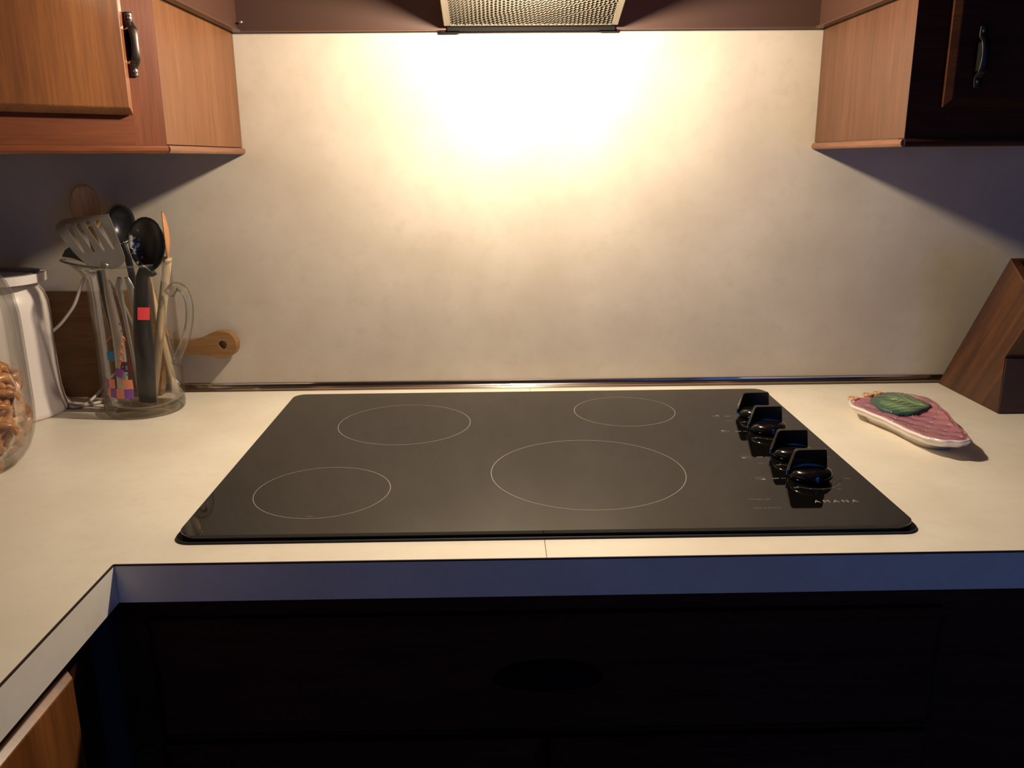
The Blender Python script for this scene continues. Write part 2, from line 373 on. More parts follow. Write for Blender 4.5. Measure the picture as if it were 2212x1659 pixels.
# ------------------------------------------------------------------ wall cabinets
def slab_door(w, h, t, bev, name, material, parent, mtx, lip=.45):
    # lipped slab: back outline full size, front outline inset by the bevel
    bm = bmesh.new()
    back = [bm.verts.new((x, 0, z)) for x, z in ((0, 0), (w, 0), (w, h), (0, h))]
    mid = [bm.verts.new((x, -t*lip, z)) for x, z in ((0, 0), (w, 0), (w, h), (0, h))]
    fr = [bm.verts.new((x, -t, z)) for x, z in ((bev, bev), (w-bev, bev), (w-bev, h-bev), (bev, h-bev))]
    bm.faces.new(back); bm.faces.new(fr)
    for a, b in ((back, mid), (mid, fr)):
        for i in range(4): bm.faces.new((a[i], a[(i+1) % 4], b[(i+1) % 4], b[i]))
    bmesh.ops.bevel(bm, geom=[e for e in bm.edges if all(abs(v.co.y+t) < 1e-6 for v in e.verts)], offset=.0008, segments=1, affect='EDGES')
    o = obj(name, bm, material, parent); o.matrix_local = mtx; return o
def bow_handle(parent, mtx, length=.072, metal='pewter', bolts='screw'):
    h = bpy.data.objects.new('handle', None); C.objects.link(h); h.parent = parent; h.matrix_local = mtx; h['label'] = 'dark bow handle with worn metal edge'
    l = length/2
    # local: x across, z along, -y out of the door
    pts = catmull([(0, -.0022, -l), (0, -.0030, -l+.012), (0, -.0110, -l+.020), (0, -.0130, 0), (0, -.0110, l-.020), (0, -.0030, l-.012), (0, -.0022, l)], 6)
    obj('grip', tube(pts, [.0045, .0056, .0056, .0046, .0056, .0056, .0045], 12, flat=.36, side=(1, 0, 0)), metal, h, smooth=True)
    pts2 = [(-.0012, p.y+.0016, p.z) for p in pts if abs(p.z) < l-.015]
    obj('grip_gap_shade', box(-.0046, .0030, -.0105, -.0004, -l+.019, l-.019, bevel=.001), 'matte_black', h)  # black filler standing in for the shadowed gap behind the grip
    for sg in (-1, 1):
        obj('screw', lathe([(0, .0022), (.0026, .0018), (.0032, .0), (0, 0)], 12), bolts, h, smooth=True).matrix_local = Matrix.Translation((0, -.0042, sg*(l-.0065))) @ Matrix.Rotation(math.radians(90), 4, 'X')
    return h

# left: corner cabinet with a diagonal front
DL = .325
ck = thing('wall_cabinet', 'reddish-brown corner wall cabinet with diagonal door, left of the hood', 'cabinet', (XL, 0, ZB))
cw = -1.048-XL; dgx, dgy = -.725-XL, -DL-(XL+.725)
H_CAB = .77
body = [(-.0185, -.0015), (cw, -.0015), (cw, dgy+.0), (dgx, dgy), (-.0145, -DL+.0095-.018)]
obj('carcass', prism([(-.0185, -.0015), (cw, -.0015), (cw, dgy), (dgx, dgy+.022), (-.0185, -DL+.0105)], 0, H_CAB, 'z'), 'under_wood', ck)
obj('side_panel', box(-.018, 0, -DL+.001, -.001, .001, H_CAB), 'side_wood', ck, label='amber side panel facing the hood')
fm = bpy.data.objects.new('face_frame', None); C.objects.link(fm); fm.parent = ck
fm.location = (0, -DL, 0); fm.rotation_euler = (0, 0, math.radians(45))    # local -x runs along the front to the left, -y points out
DLEN = math.hypot(dgx, dgy+DL)
obj('stile', box(-.0385, 0, -.0005, .018, 0, H_CAB), 'stile_wood', fm)
obj('stile', box(-DLEN, -DLEN+.038, -.0005, .018, 0, H_CAB), 'stile_wood', fm)
obj('rail', box(-DLEN+.0381, -.0386, -.0005, .018, 0, .045), 'rail_wood', fm)
obj('rail', box(-DLEN+.0381, -.0386, -.0005, .018, H_CAB-.04, H_CAB), 'rail_wood', fm)
dr = slab_door(DLEN-.0710, .70, .019, .0075, 'door', 'door_wood', ck, Matrix.Translation((0, -DL, 0)) @ Matrix.Rotation(math.radians(45), 4, 'Z') @ Matrix.Translation((-DLEN+.0295, -.0008, .0345)))
bow_handle(ck, Matrix.Translation((0, -DL, 0)) @ Matrix.Rotation(math.radians(45), 4, 'Z') @ Matrix.Translation((-.0312, -.0006, .1148)))
mp = [(0, 0), (.0030, -.0008), (.0045, -.0035), (.0045, -.0065), (.0030, -.0092), (0, -.0100)]
obj('molding', prism([(x, z) for x, z in [(-.016, 0)]+mp+[(-.016, -.0100)]], -DL-.002, -.001, 'y'), 'mold_wood', ck)
m2 = obj('molding', prism([(-y_, z) for y_, z in [(-.016, 0)]+mp+[(-.016, -.0100)]], -DLEN, .0, 'x'), 'rail_wood', ck)
m2.location = (0, -DL, 0); m2.rotation_euler = (0, 0, math.radians(45))
obj('underside', prism([(-.0165, -.0015), (cw, -.0015), (cw, dgy), (dgx, dgy+.022), (-.0165, -DL+.012)], -.006, -.0005, 'z'), 'under_wood', ck)

# right: straight cabinet
DR = .317; RW = .62
rk = thing('wall_cabinet', 'wall cabinet with front coloured dark for shade and amber side panel, right of the hood', 'cabinet', (XR, 0, ZB))
obj('carcass', box(.0012, RW, -DR+.0185, -.0015, 0, H_CAB), 'under_wood', rk)
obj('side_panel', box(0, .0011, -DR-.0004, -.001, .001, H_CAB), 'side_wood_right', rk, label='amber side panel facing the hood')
rf = bpy.data.objects.new('face_frame', None); C.objects.link(rf); rf.parent = rk; rf.location = (0, -DR, 0)
obj('stile', box(.0012, .05, -.0005, .018, 0, H_CAB), 'dark_wood', rf)  # cabinet front coloured dark to stand in for its shade
obj('stile', box(RW-.05, RW, -.0005, .018, 0, H_CAB), 'dark_wood', rf)
obj('rail', box(.0501, RW-.0501, -.0005, .018, 0, .045), 'dark_wood', rf)
obj('rail', box(.0501, RW-.0501, -.0005, .018, H_CAB-.04, H_CAB), 'dark_wood', rf)
d2 = slab_door(.265, .70, .010, .0095, 'door', 'dark_wood', rk, Matrix.Translation((.0415, -DR-.0008, .038)), lip=.72)
bow_handle(rk, Matrix.Translation((.0415+.0370, -DR-.0108, .038+.058)), metal='dark_bronze', bolts='dark_bronze')
slab_door(.265, .70, .010, .0095, 'door', 'dark_wood', rk, Matrix.Translation((.3135, -DR-.0008, .038)))
obj('molding', prism([(-x, z) for x, z in [(-.016, 0)]+mp+[(-.016, -.0100)]], -DR-.002, -.001, 'y'), 'mold_wood', rk)
obj('molding', prism([(-DR-y_, z) for y_, z in [(-.016, 0)]+mp+[(-.016, -.0100)]], .0, RW, 'x'), 'dark_wood', rk)
obj('underside', box(.0165, RW, -DR+.012, -.0015, -.006, -.0005), 'under_wood', rk)

# ------------------------------------------------------------------ base cabinets
bk = thing('base_cabinet', 'dark wood base cabinet with wide drawer front below the cooktop', 'cabinet', (0, 0, 0))
BY = -.630
obj('carcass', box(-.4385, .66, BY+.0185, -.012, .09, .8730), 'dark_wood', bk)
obj('toe_kick', box(-.4385, .66, BY+.07, BY+.09, 0, .0899), 'dark_wood', bk)
obj('face_frame', box(-.4385, .66, BY, BY+.018, .09, .8730), 'dark_wood', bk)
I = Matrix.Identity(4)
dw = slab_door(.835, .140, .019, .010, 'drawer', 'dark_wood', bk, Matrix.Translation((-.400, BY-.0003, .700)))
cup = bmesh.new()
rings = []
for i in range(9):
    a = math.pi*i/8
    rings.append([cup.verts.new((-.058*math.cos(a)*math.cos(b)*1.0, -.022*math.sin(b)*1.0-.0, .024*math.sin(a)*(math.cos(b)*.3+.7))) for b in [math.pi/2*k/5 for k in range(6)]])
for a, b in zip(rings, rings[1:]):
    for k in range(5): cup.faces.new((a[k], b[k], b[k+1], a[k+1]))
o = obj('cup_pull', cup, 'matte_black', dw, smooth=True); o.location = (.4165, -.019, .070)
o.modifiers.new('thick', 'SOLIDIFY').thickness = .002
slab_door(.4125, .585, .019, .010, 'door', 'dark_wood', bk, Matrix.Translation((-.400, BY-.0003, .104)))
slab_door(.4155, .585, .019, .010, 'door', 'dark_wood', bk, Matrix.Translation((.0195, BY-.0003, .104)))
bl = thing('base_cabinet', 'brown base cabinet under the left counter arm, its door partly lit', 'cabinet', (-1.0, -1.6, 0))
BX = .56      # local x of the face: world -.440
obj('carcass', box(-.045, BX-.0185, -.95, .92, .09, .8730), 'dark_wood', bl)
obj('toe_kick', box(BX-.09, BX-.07, -.95, .92, 0, .0899), 'dark_wood', bl)
obj('face_frame', box(BX-.018, BX, -.95, .92, .09, .8730), 'dark_wood', bl)
RZ = Matrix.Rotation(math.radians(90), 4, 'Z')
for k, y in enumerate((.460, .040, -.380)):
    slab_door(.405, .742, .012, .006, 'door', 'door_wood', bl, Matrix.Translation((BX+.0003, y, .105)) @ RZ, lip=.3)

# ------------------------------------------------------------------ cooktop
CX0, CX1, CY0, CY1 = -.372, .411, -.612, -.063
ck2 = thing('cooktop', 'black glass electric cooktop with four ring outlines, set in the countertop', 'cooktop', (0, 0, ZC))
obj('gasket', prism(rounded(CX0-.004, CX1+.004, CY0-.005, CY1+.001, .020), .0002, .0022, 'z'), 'gasket', ck2)
obj('trim_frame', prism(rounded(CX0+.002, CX1-.002, CY0+.001, CY1-.001, .018), .0022, .0042, 'z'), 'black_metal', ck2)
bm = prism(rounded(CX0, CX1, CY0, CY1, .020, 10), .0042, .0080, 'z')
bmesh.ops.bevel(bm, geom=[e for e in bm.edges if all(v.co.z > .0079 for v in e.verts)], offset=.0030, segments=3, profile=.5, affect='EDGES')
obj('glass_top', bm, 'black_glass', ck2)
def ring(x, y, r, w=.0007, z=.00805):
    bm = bmesh.new(); n = 96
    lo_ = [bm.verts.new((x+(r-w/2)*math.cos(2*math.pi*i/n), y+(r-w/2)*math.sin(2*math.pi*i/n), z+.00008)) for i in range(n)]
    hi = [bm.verts.new((x+(r+w/2)*math.cos(2*math.pi*i/n), y+(r+w/2)*math.sin(2*math.pi*i/n), z+.00008)) for i in range(n)]
    for i in range(n): bm.faces.new((lo_[i], hi[i], hi[(i+1) % n], lo_[(i+1) % n]))
    return bm
for x, y, r in ((-.1721, -.2324, .097), (.1608, -.1829, .077), (.0779, -.441, .1205), (-.2413, -.4936, .0793)):
    obj('burner_ring', ring(x, y, r), 'print', ck2)
def lettering(s, x, y, size, spacing=1.0, m='print', name='lettering', stretch=1.0):
    me = text_mesh(s, size, spacing)
    o = obj(name, me, m, ck2); o.location = (x, y, .00815); o.scale = (stretch, 1, 1); return o
lettering('AMANA', .3235, -.5497, .0105, 1.55, stretch=1.02)
lettering('POWER ON', .2520, -.5390, .0042, 1.1, 'print_dim', stretch=1.05)
lettering('HOT SURFACE', .2500, -.5640, .0042, 1.1, 'print_dim', stretch=1.05)
lettering('MELT', -.2445, -.5686, .0034, 1.1, 'print_dim')
KN = [(.3530, -.219), (.3490, -.292), (.3475, -.399), (.3440, -.475)]
def flat(bm, x0, x1, y0, y1, z=.00815):
    bm.faces.new([bm.verts.new(p) for p in ((x0, y0, z), (x1, y0, z), (x1, y1, z), (x0, y1, z))])
for k, (x, y) in enumerate(KN):
    bm = bmesh.new()
    lettering('OFF', x-.0455, y-.0005, .0050, 1.0, 'print')
    lettering('LO', x-.0290, y-.0300, .0046, 1.0, 'print')
    if k in (0, 2): lettering('MELT', x-.050, y-.0230, .0042, 1.0, 'print_dim')
    lettering('MED', x+.0400, y-.0040, .0046, 1.0, 'print_dim')
    lettering('HI', x+.020, y-.0370, .0046, 1.0, 'print_dim')
    flat(bm, x-.0345, x-.0285, y+.0008, y+.0016)
    bx, by = x-.0625, y-.0010
    for i in range(4):
        px, py = bx+(i % 2)*.0062, by+(i//2)*.0058
        if i == (3, 2, 0, 1)[k]: flat(bm, px-.0024, px+.0024, py-.0022, py+.0022)
        else:
            for a in (-1, 1):
                flat(bm, px-.0022, px+.0022, py+a*.0020-.0002, py+a*.0020+.0002); flat(bm, px+a*.0022-.0002, px+a*.0022+.0002, py-.0020, py+.0020)
    n = 22; R0 = .0345     # heat arc around the front of the knob
    for i in range(n):
        a0, a1 = math.radians(228+i*118/n), math.radians(228+(i+1)*118/n)
        bm.faces.new([bm.verts.new((x+r*math.cos(a), y+r*math.sin(a), .00815)) for a, r in ((a0, R0), (a1, R0), (a1, R0+.00055), (a0, R0+.00055))])
    for a in (228, 252, 276, 300, 324, 346):
        ca, sa = math.cos(math.radians(a)), math.sin(math.radians(a))
        bm.faces.new([bm.verts.new((x+r*ca+t*sa, y+r*sa-t*ca, .00815)) for r, t in ((R0-.001, -.0004), (R0-.001, .0004), (R0+.0022, .0004), (R0+.0022, -.0004))])
    obj('dial_markings', bm, 'print_dim', ck2, kind='stuff')

def make_knob():
    k = bpy.data.objects.new('knob', None); C.objects.link(k); k.parent = ck2
    obj('knob_base', lathe([(0, .0), (.0195, 0), (.0235, .0022), (.0262, .0052), (.0262, .0085), (.0238, .0125), (.0180, .0155), (.0095, .0172), (0, .0176)], 40), 'knob', k, smooth=True)
    pts = [(-.0255, .0040), (-.0280, .0080), (-.0275, .0125), (-.0212, .0350), (-.0198, .0370), (-.0180, .0378), (.0152, .0378), (.0170, .0370), (.0178, .0350), (.0188, .0120), (.0188, .0040)]
    bm = prism(pts, -.0042, .0042, 'y', bevel=.0014, seg=2)
    obj('grip', bm, 'knob_edge', k)
    bm = bmesh.new()
    add_box(bm, -.0013, .0013, -.0266, -.0250, .0042, .0105)
    obj('indicator', bm, 'blue', k, label='blue indicator mark')
    obj('indicator', box(-.0286, -.0272, -.0010, .0010, .0052, .0118), 'blue', k, label='blue indicator mark')
    return k
k0 = make_knob()
k0.location = (*KN[0], .0080)
for x, y in KN[1:]:
    k = k0.copy(); C.objects.link(k); k.location = (x, y, .0080)
    for ch in k0.children:
        c = ch.copy(); C.objects.link(c); c.parent = k

# ------------------------------------------------------------------ glass jug
JX, JY, JR = -.602, -.112, .0622
jg = thing('glass_jug', 'clear glass jug with colourful square prints, holding the cooking utensils', 'jug', (JX, JY, ZC))
def jug_body():
    bm = bmesh.new(); seg = 72; t = .0028
    outer = [(.0608, .0155), (.0620, .022), (JR, .06), (JR, .14), (.0620, .20), (.0621, .214), (.0624, .222), (.0629, .229), (.0634, .2355)]
    inner = [(r-t, z) for r, z in outer[::-1]]; inner[-1] = (.0570, .0165)
    prof = outer+inner; rings = []
    for q, (r, z) in enumerate(prof):
        row = []
        for i in range(seg):
            a = 2*math.pi*i/seg; d = abs(((a-math.radians(184)+math.pi) % (2*math.pi))-math.pi)
            top = max(0, (z-.206)/.0295); w = math.exp(-(d/.42)**2)*top*top
            rr = r+.036*w; zz = z+.0065*w
            row.append(bm.verts.new((rr*math.cos(a), rr*math.sin(a), zz)))
        rings.append(row)
    for a, b in zip(rings, rings[1:]):
        for i in range(seg): bm.faces.new((a[i], b[i], b[(i+1) % seg], a[(i+1) % seg]))
    bm.faces.new(rings[-1])
    return bm
obj('body', jug_body(), 'glass', jg, smooth=True)
obj('base', lathe([(0, .0003), (.045, .0003), (.0585, .0012), (.0606, .004), (.0612, .010), (.0608, .0152), (.0500, .0150), (0, .0146)], 72), 'glass_base', jg, smooth=True, label='thick clear glass base')
rim = []
for i in range(72):
    a = 2*math.pi*i/72; d = abs(((a-math.radians(184)+math.pi) % (2*math.pi))-math.pi); w = math.exp(-(d/.42)**2)
    rim.append(((.0620+.036*w)*math.cos(a), (.0620+.036*w)*math.sin(a), .2358+.0065*w))
obj('rim', tube(rim, .0016, 8, closed=True), 'glass_handle', jg, smooth=True)
hp = catmull([(.0600, 0, .1880), (.0700, 0, .1985), (.0830, 0, .1935), (.0895, 0, .1720), (.0860, 0, .1400), (.0735, 0, .1080), (.0625, 0, .0880), (.0585, 0, .0760)], 8)
obj('handle', tube(hp, [.0088, .0074, .0066, .0062, .0062, .0064, .0068, .0082], 14), 'glass_handle', jg, smooth=True, label='curved clear glass handle').rotation_euler = (0, 0, math.radians(-4))
# prints wrapped on the outside of the glass, given as (angle in degrees, world height)
def wrap(bm, quad, R):
    n = 5; rows = []
    for i in range(n+1):
        t = i/n; row = []
        for j in range(3):
            s = j/2
            th = (quad[0][0]*(1-t)+quad[1][0]*t)*(1-s)+(quad[3][0]*(1-t)+quad[2][0]*t)*s
            z = (quad[0][1]*(1-t)+quad[1][1]*t)*(1-s)+(quad[3][1]*(1-t)+quad[2][1]*t)*s
            row.append(bm.verts.new((R*math.cos(math.radians(th)), R*math.sin(math.radians(th)), z-ZC)))
        rows.append(row)
    for a, b in zip(rows, rows[1:]):
        for j in range(2): bm.faces.new((a[j], b[j], b[j+1], a[j+1]))
PRINTS = [('p_red', [(-61.6, 1.0901), (-45.8, 1.0882), (-47.8, 1.0694), (-63.5, 1.0713)]),
          ('p_blue', [(-112.1, 1.0232), (-101.0, 1.0253), (-100.9, 1.0094), (-112.4, 1.0102)]),
          ('p_maroon', [(-91.5, 1.0089), (-76.8, 1.0068), (-78.5, .991), (-94.6, .9937)]),
          ('p_purple', [(-100.1, .9993), (-88.6, .9951), (-94.0, .982), (-104.2, .9876)]),
          ('p_salmon', [(-115.5, .9808), (-104.8, .981), (-105.3, .9663), (-116.1, .966)]),
          ('p_salmon', [(-93.0, .9799), (-79.7, .9802), (-79.4, .9651), (-93.3, .966)]),
          ('p_purple', [(-92.7, .9652), (-79.5, .9648), (-80.5, .9497), (-93.1, .9505)]),
          ('p_salmon', [(-104.6, .9656), (-92.7, .9652), (-93.1, .9505), (-105.1, .9508)]),
          ('p_purple', [(-114.4, .9655), (-104.6, .9656), (-105.1, .9508), (-114.9, .9514)]),
          ('p_salmon', [(-119.1, .9657), (-114.4, .9655), (-114.9, .9514), (-119.5, .9523)]),
          ('p_purple', [(-119.6, .981), (-115.6, .981), (-116.2, .966), (-119.8, .966)]),
          ('p_salmon', [(-84.6, 1.0473), (-82.1, 1.0472), (-91.4, 1.0045), (-94.7, 1.0045)]),
          ('p_salmon', [(-101.2, 1.0486), (-100.5, 1.0476), (-111.3, 1.0370), (-111.8, 1.0380)]),
          ('p_blue', [(-86.6, 1.002), (-83.6, 1.003), (-83.9, .996), (-86.0, .995)]),
          ('p_blue', [(-87.0, .990), (-84.6, .990), (-84.6, .9868), (-87.0, .9868)]),
          ('p_salmon', [(-91.0, 1.0015), (-89.5, 1.0015), (-89.5, .9995), (-91.0, .9995)]),
          ('p_blue', [(-104.5, 1.0535), (-102.6, 1.0535), (-102.6, 1.0505), (-104.5, 1.0505)]),
          ('p_blue', [(-87.0, 1.0572), (-85.4, 1.0572), (-85.4, 1.0548), (-87.0, 1.0548)]),
          ('p_purple', [(-88.6, 1.0682), (-84.2, 1.0675), (-84.6, 1.0650), (-87.8, 1.0645)]),
          ('p_blue', [(-110.4, 1.0915), (-108.6, 1.0915), (-108.8, 1.0815), (-110.2, 1.0815)])]
for i, (m_, q) in enumerate(PRINTS):
    bm = bmesh.new(); wrap(bm, q, JR+.00045+(.00015 if m_ == 'p_purple' else .0003 if i >= 13 else 0))
    obj('printed_patch', bm, m_, jg)
zz = []
for i in range(9):
    t = i/8; th = -83.2*(1-t)-93.2*t+(2.6 if i % 2 else -2.6); zz.append((math.radians(th), 1.0480*(1-t)+1.0040*t))
obj('printed_zigzag', tube([((JR+.0006)*math.cos(a), (JR+.0006)*math.sin(a), z-ZC) for a, z in zz], .00045, 5), 'p_salmon', jg)

# ------------------------------------------------------------------ utensils in the jug
UG = 'utensils in the glass jug'
def rot_to(axis, front):
    z = Vector(axis).normalized(); f = Vector(front); f = (f-z*f.dot(z)).normalized(); x = f.cross(z)
    return Matrix((x, -f, z)).transposed().to_4x4()        # local -y faces `front`
def bowl_mesh(w, h, depth, thick=.0022, taper=.12, n=28, m=8):
    # spoon bowl: rim outline in local xz (z up from neck), hollow towards -y
    bm = bmesh.new(); fr, bk_ = [], []
    def outline(a):
        x = w/2*math.cos(a); z = h/2*math.sin(a); x *= 1+taper*math.sin(a); return x, z
    cf = bm.verts.new((0, depth, 0)); cb = bm.verts.new((0, depth+thick, 0))
    for q in range(1, m+1):
        rho = q/m; row, row2 = [], []
        for i in range(n):
            x, z = outline(2*math.pi*i/n); y = depth*(1-rho**2.4)
            row.append(bm.verts.new((x*rho, y, z*rho))); row2.append(bm.verts.new((x*rho*1.02, y+thick*(1 if q < m else .55), z*rho*1.02)))
        fr.append(row); bk_.append(row2)
    for rows, c in ((fr, cf), (bk_, cb)):
        for i in range(n): bm.faces.new((c, rows[0][i], rows[0][(i+1) % n]))
        for a, b in zip(rows, rows[1:]):
            for i in range(n): bm.faces.new((a[i], b[i], b[(i+1) % n], a[(i+1) % n]))
    for i in range(n): bm.faces.new((fr[-1][i], bk_[-1][i], bk_[-1][(i+1) % n], fr[-1][(i+1) % n]))
    return bm
def utensil(name, label, cat, foot): return thing(name, label, cat, foot, group=UG)
def spoon(name, label, foot, neck, head_c, front, w, h, depth, mats, radii, tilt_axis=None, seg=12, flat=1.0, taper=.12, mids=()):
    u = utensil(name, label, 'spoon', foot); F = Vector(foot)
    ax = Vector(tilt_axis) if tilt_axis else (Vector(head_c)-Vector(neck))
    R = rot_to(ax, front)
    b = obj('bowl', bowl_mesh(w, h, depth, taper=taper), mats[0], u, smooth=True); b.matrix_local = Matrix.Translation(Vector(head_c)-F) @ R
    end = Vector(head_c)-ax.normalized()*(h/2-.004)+(R.to_3x3() @ Vector((0, depth*.35, 0)))
    pts = catmull([(0, 0, 0)]+[Vector(q)-F for q in mids]+[Vector(neck)-F, end-F], 8)
    obj('handle', tube(pts, radii, seg, flat=flat, side=(1, 0, 0)), mats[1], u, smooth=True)
    return u
zf = ZC+.0172
spoon('wooden_spoon', 'large tan wooden spoon with broad bowl, tallest in the glass jug', (-.6400, -.088, zf), (-.6680, -.068, 1.16), (-.6800, -.058, 1.230), (.35, -1, .1), .044, .074, .006,
      ('spoonwood', 'spoonwood'), [.0058, .0062, .0066, .0070, .0090, .0120], tilt_axis=(-.10, .08, 1))
spoon('cooking_spoon', 'black nylon spoon with flour-specked bowl, frontmost in the jug', (-.591, -.128, zf), (-.5745, -.142, 1.112), (-.5555, -.148, 1.1815), (-.12, -1, .12), .0570, .0800, .011,
      ('nylon_floury', 'nylon'), [.0135, .0150, .0150, .0120, .0095, .0090, .0120, .0150], flat=.45, tilt_axis=(.10, -.02, 1), taper=.06)
spoon('ladle', 'black nylon ladle turned sideways, behind the slotted turner in the jug', (-.604, -.088, zf), (-.607, -.092, 1.13), (-.6105, -.098, 1.208), (.86, -.5, -.05), .050, .062, .020,
      ('nylon', 'nylon'), [.0060, .0055, .0055, .0055, .0070], flat=.6, tilt_axis=(.02, 0, 1), taper=.05)
spoon('wooden_spoon', 'thin wooden spoon seen edge-on at the right rim of the jug', (-.5945, -.098, zf), (-.5530, -.096, 1.125), (-.5490, -.094, 1.190), (-.93, -.35, .0), .040, .074, .006,
      ('spoonwood_red', 'stickwood'), [.0068, .0070, .0070, .0068, .0062, .0072], tilt_axis=(.0, .0, 1))
spoon('wooden_spoon', 'slim pale wooden spoon leaning left behind the black spoon in the jug', (-.5640, -.080, zf), (-.5920, -.076, 1.14), (-.5975, -.076, 1.187), (0, -1, .1), .026, .044, .004,
      ('spoonwood', 'stickwood'), [.0056, .0058, .0058, .0056, .0056], tilt_axis=(-.08, 0, 1))
# black spatula on the left, tip over the spout
u = utensil('spatula', 'black nylon spatula lying over the spout of the jug', 'spatula', (-.625, -.112, zf)); F = Vector((-.625, -.112, zf))
outl = [(-.7060, 1.1600), (-.7000, 1.1700), (-.6930, 1.1745), (-.6850, 1.1725), (-.6640, 1.1560), (-.6500, 1.1420), (-.6480, 1.1300), (-.6560, 1.1310), (-.6720, 1.1500), (-.6900, 1.1580)]
obj('blade', plate_with_holes(outl, [], .003, lambda a, b, d: (a-F.x, -.104-F.y+d, b-F.z)), 'nylon', u)
obj('handle', tube(catmull([(0, 0, 0), Vector((-.634, -.108, 1.00))-F, Vector((-.648, -.104, 1.09))-F, Vector((-.6535, -.1025, 1.140))-F], 6), [.0052, .0050, .0046, .0042], 10, flat=.6, side=(1, 0, 0)), 'nylon', u, smooth=True)
# slotted steel turner at the front
F = Vector((-.628, -.130, zf)); u = utensil('slotted_turner', 'steel slotted turner with four long slots, leaning left out of the jug', 'spatula', F)
outl = [(p.x, p.y) for p in catmull([(-.6885, 1.2075, 0), (-.6830, 1.2165, 0), (-.6720, 1.2205, 0), (-.6180, 1.2255, 0), (-.6115, 1.2240, 0), (-.5965, 1.1940, 0), (-.5855, 1.1660, 0), (-.5880, 1.1555, 0), (-.5970, 1.1490, 0), (-.6130, 1.1455, 0), (-.6310, 1.1480, 0), (-.6480, 1.1600, 0), (-.6650, 1.1780, 0), (-.6800, 1.1950, 0)], 4, closed=True)]
def slot(a, b, r0, r1):
    a, b = Vector((*a, 0)), Vector((*b, 0)); d = (b-a).normalized(); n_ = Vector((-d.y, d.x, 0)); out = []
    for i in range(7): t = math.pi*i/6; out.append(a+n_*r0*math.cos(t)-d*r0*math.sin(t))
    for i in range(5): t = math.pi*i/4; out.append(b-n_*r1*math.cos(t)+d*r1*math.sin(t))
    return [(p.x, p.y) for p in out]
slots = [slot((-.6700, 1.2095), (-.6455, 1.1720), .0034, .0015), slot((-.6560, 1.2110), (-.6305, 1.1735), .0036, .0015),
         slot((-.6415, 1.2130), (-.6155, 1.1752), .0036, .0015), slot((-.6275, 1.2145), (-.6015, 1.1770), .0036, .0015)]
def tpos(a, b, d): return (a-F.x, -.168+(b-1.146)*.35+.018*((b-1.185)/.04)**2*.3+d-F.y, b-F.z)
obj('blade', plate_with_holes(outl, slots, .0014, tpos), 'steel', u)
obj('rivet', lathe([(0, -.002), (.003, -.0012), (.0038, 0), (0, 0)], 12), 'steel', u, smooth=True).matrix_local = Matrix.Translation(Vector((-.6115, -.1682, 1.1535))-F) @ Matrix.Rotation(math.radians(90), 4, 'X')
obj('handle', tube(catmull([(0, 0, 0), Vector((-.618, -.143, 1.03))-F, Vector((-.6165, -.158, 1.11))-F, Vector((-.6145, -.1655, 1.146))-F, Vector((-.6120, -.1668, 1.156))-F], 8), [.0095, .0095, .0080, .0050, .0048, .0060], 12, flat=.35, side=(1, 0, 0)), 'steel', u, smooth=True)
# steel tongs seen through the glass
F = Vector((-.607, -.120, zf)); u = utensil('tongs', 'slim steel tongs standing inside the jug between the handles', 'tongs', F)
for s in (-1, 1):
    obj('arm', tube(catmull([(s*.001, .006, 0), (s*.004, .004, .07), (s*.0075, .001, .14), (s*.0090, -.002, .178), (s*.005, -.004, .198)], 6), [.0030, .0030, .0036, .0062, .0030], 8, flat=.35, side=(1, 0, 0)), 'steel', u, smooth=True)

# ------------------------------------------------------------------ cutting board
cbx = -.62
cb = thing('cutting_board', 'brown wooden paddle cutting board leaning on the wall behind the jug', 'cutting board', (cbx, -.0340, ZC+.0006), (math.radians(-2.6), 0, 0))
TB = .021
outl = [(p.x, p.y) for p in catmull([(-.26, .004, 0), (-.2615, .09, 0), (-.26, .174, 0), (-.25, .178, 0), (-.12, .178, 0), (.0, .178, 0), (.012, .172, 0), (.016, .150, 0), (.022, .120, 0), (.038, .100, 0),
                                      (.060, .0945, 0), (.085, .0975, 0), (.108, .1075, 0), (.125, .1090, 0), (.139, .1030, 0), (.1465, .0875, 0), (.142, .0720, 0), (.128, .0640, 0), (.112, .0640, 0), (.088, .0695, 0),
                                      (.062, .0700, 0), (.040, .0640, 0), (.022, .048, 0), (.016, .028, 0), (.012, .006, 0), (.0, 0, 0), (-.12, 0, 0), (-.25, 0, 0)], 4, closed=True)]
hole = [(.1235+.0070*math.cos(2*math.pi*i/18), .0865+.0070*math.sin(2*math.pi*i/18)) for i in range(18)]
bm = plate_with_holes(outl, [hole], TB, lambda a, b, d: (a, d, b))
obj('board', bm, 'board', cb)

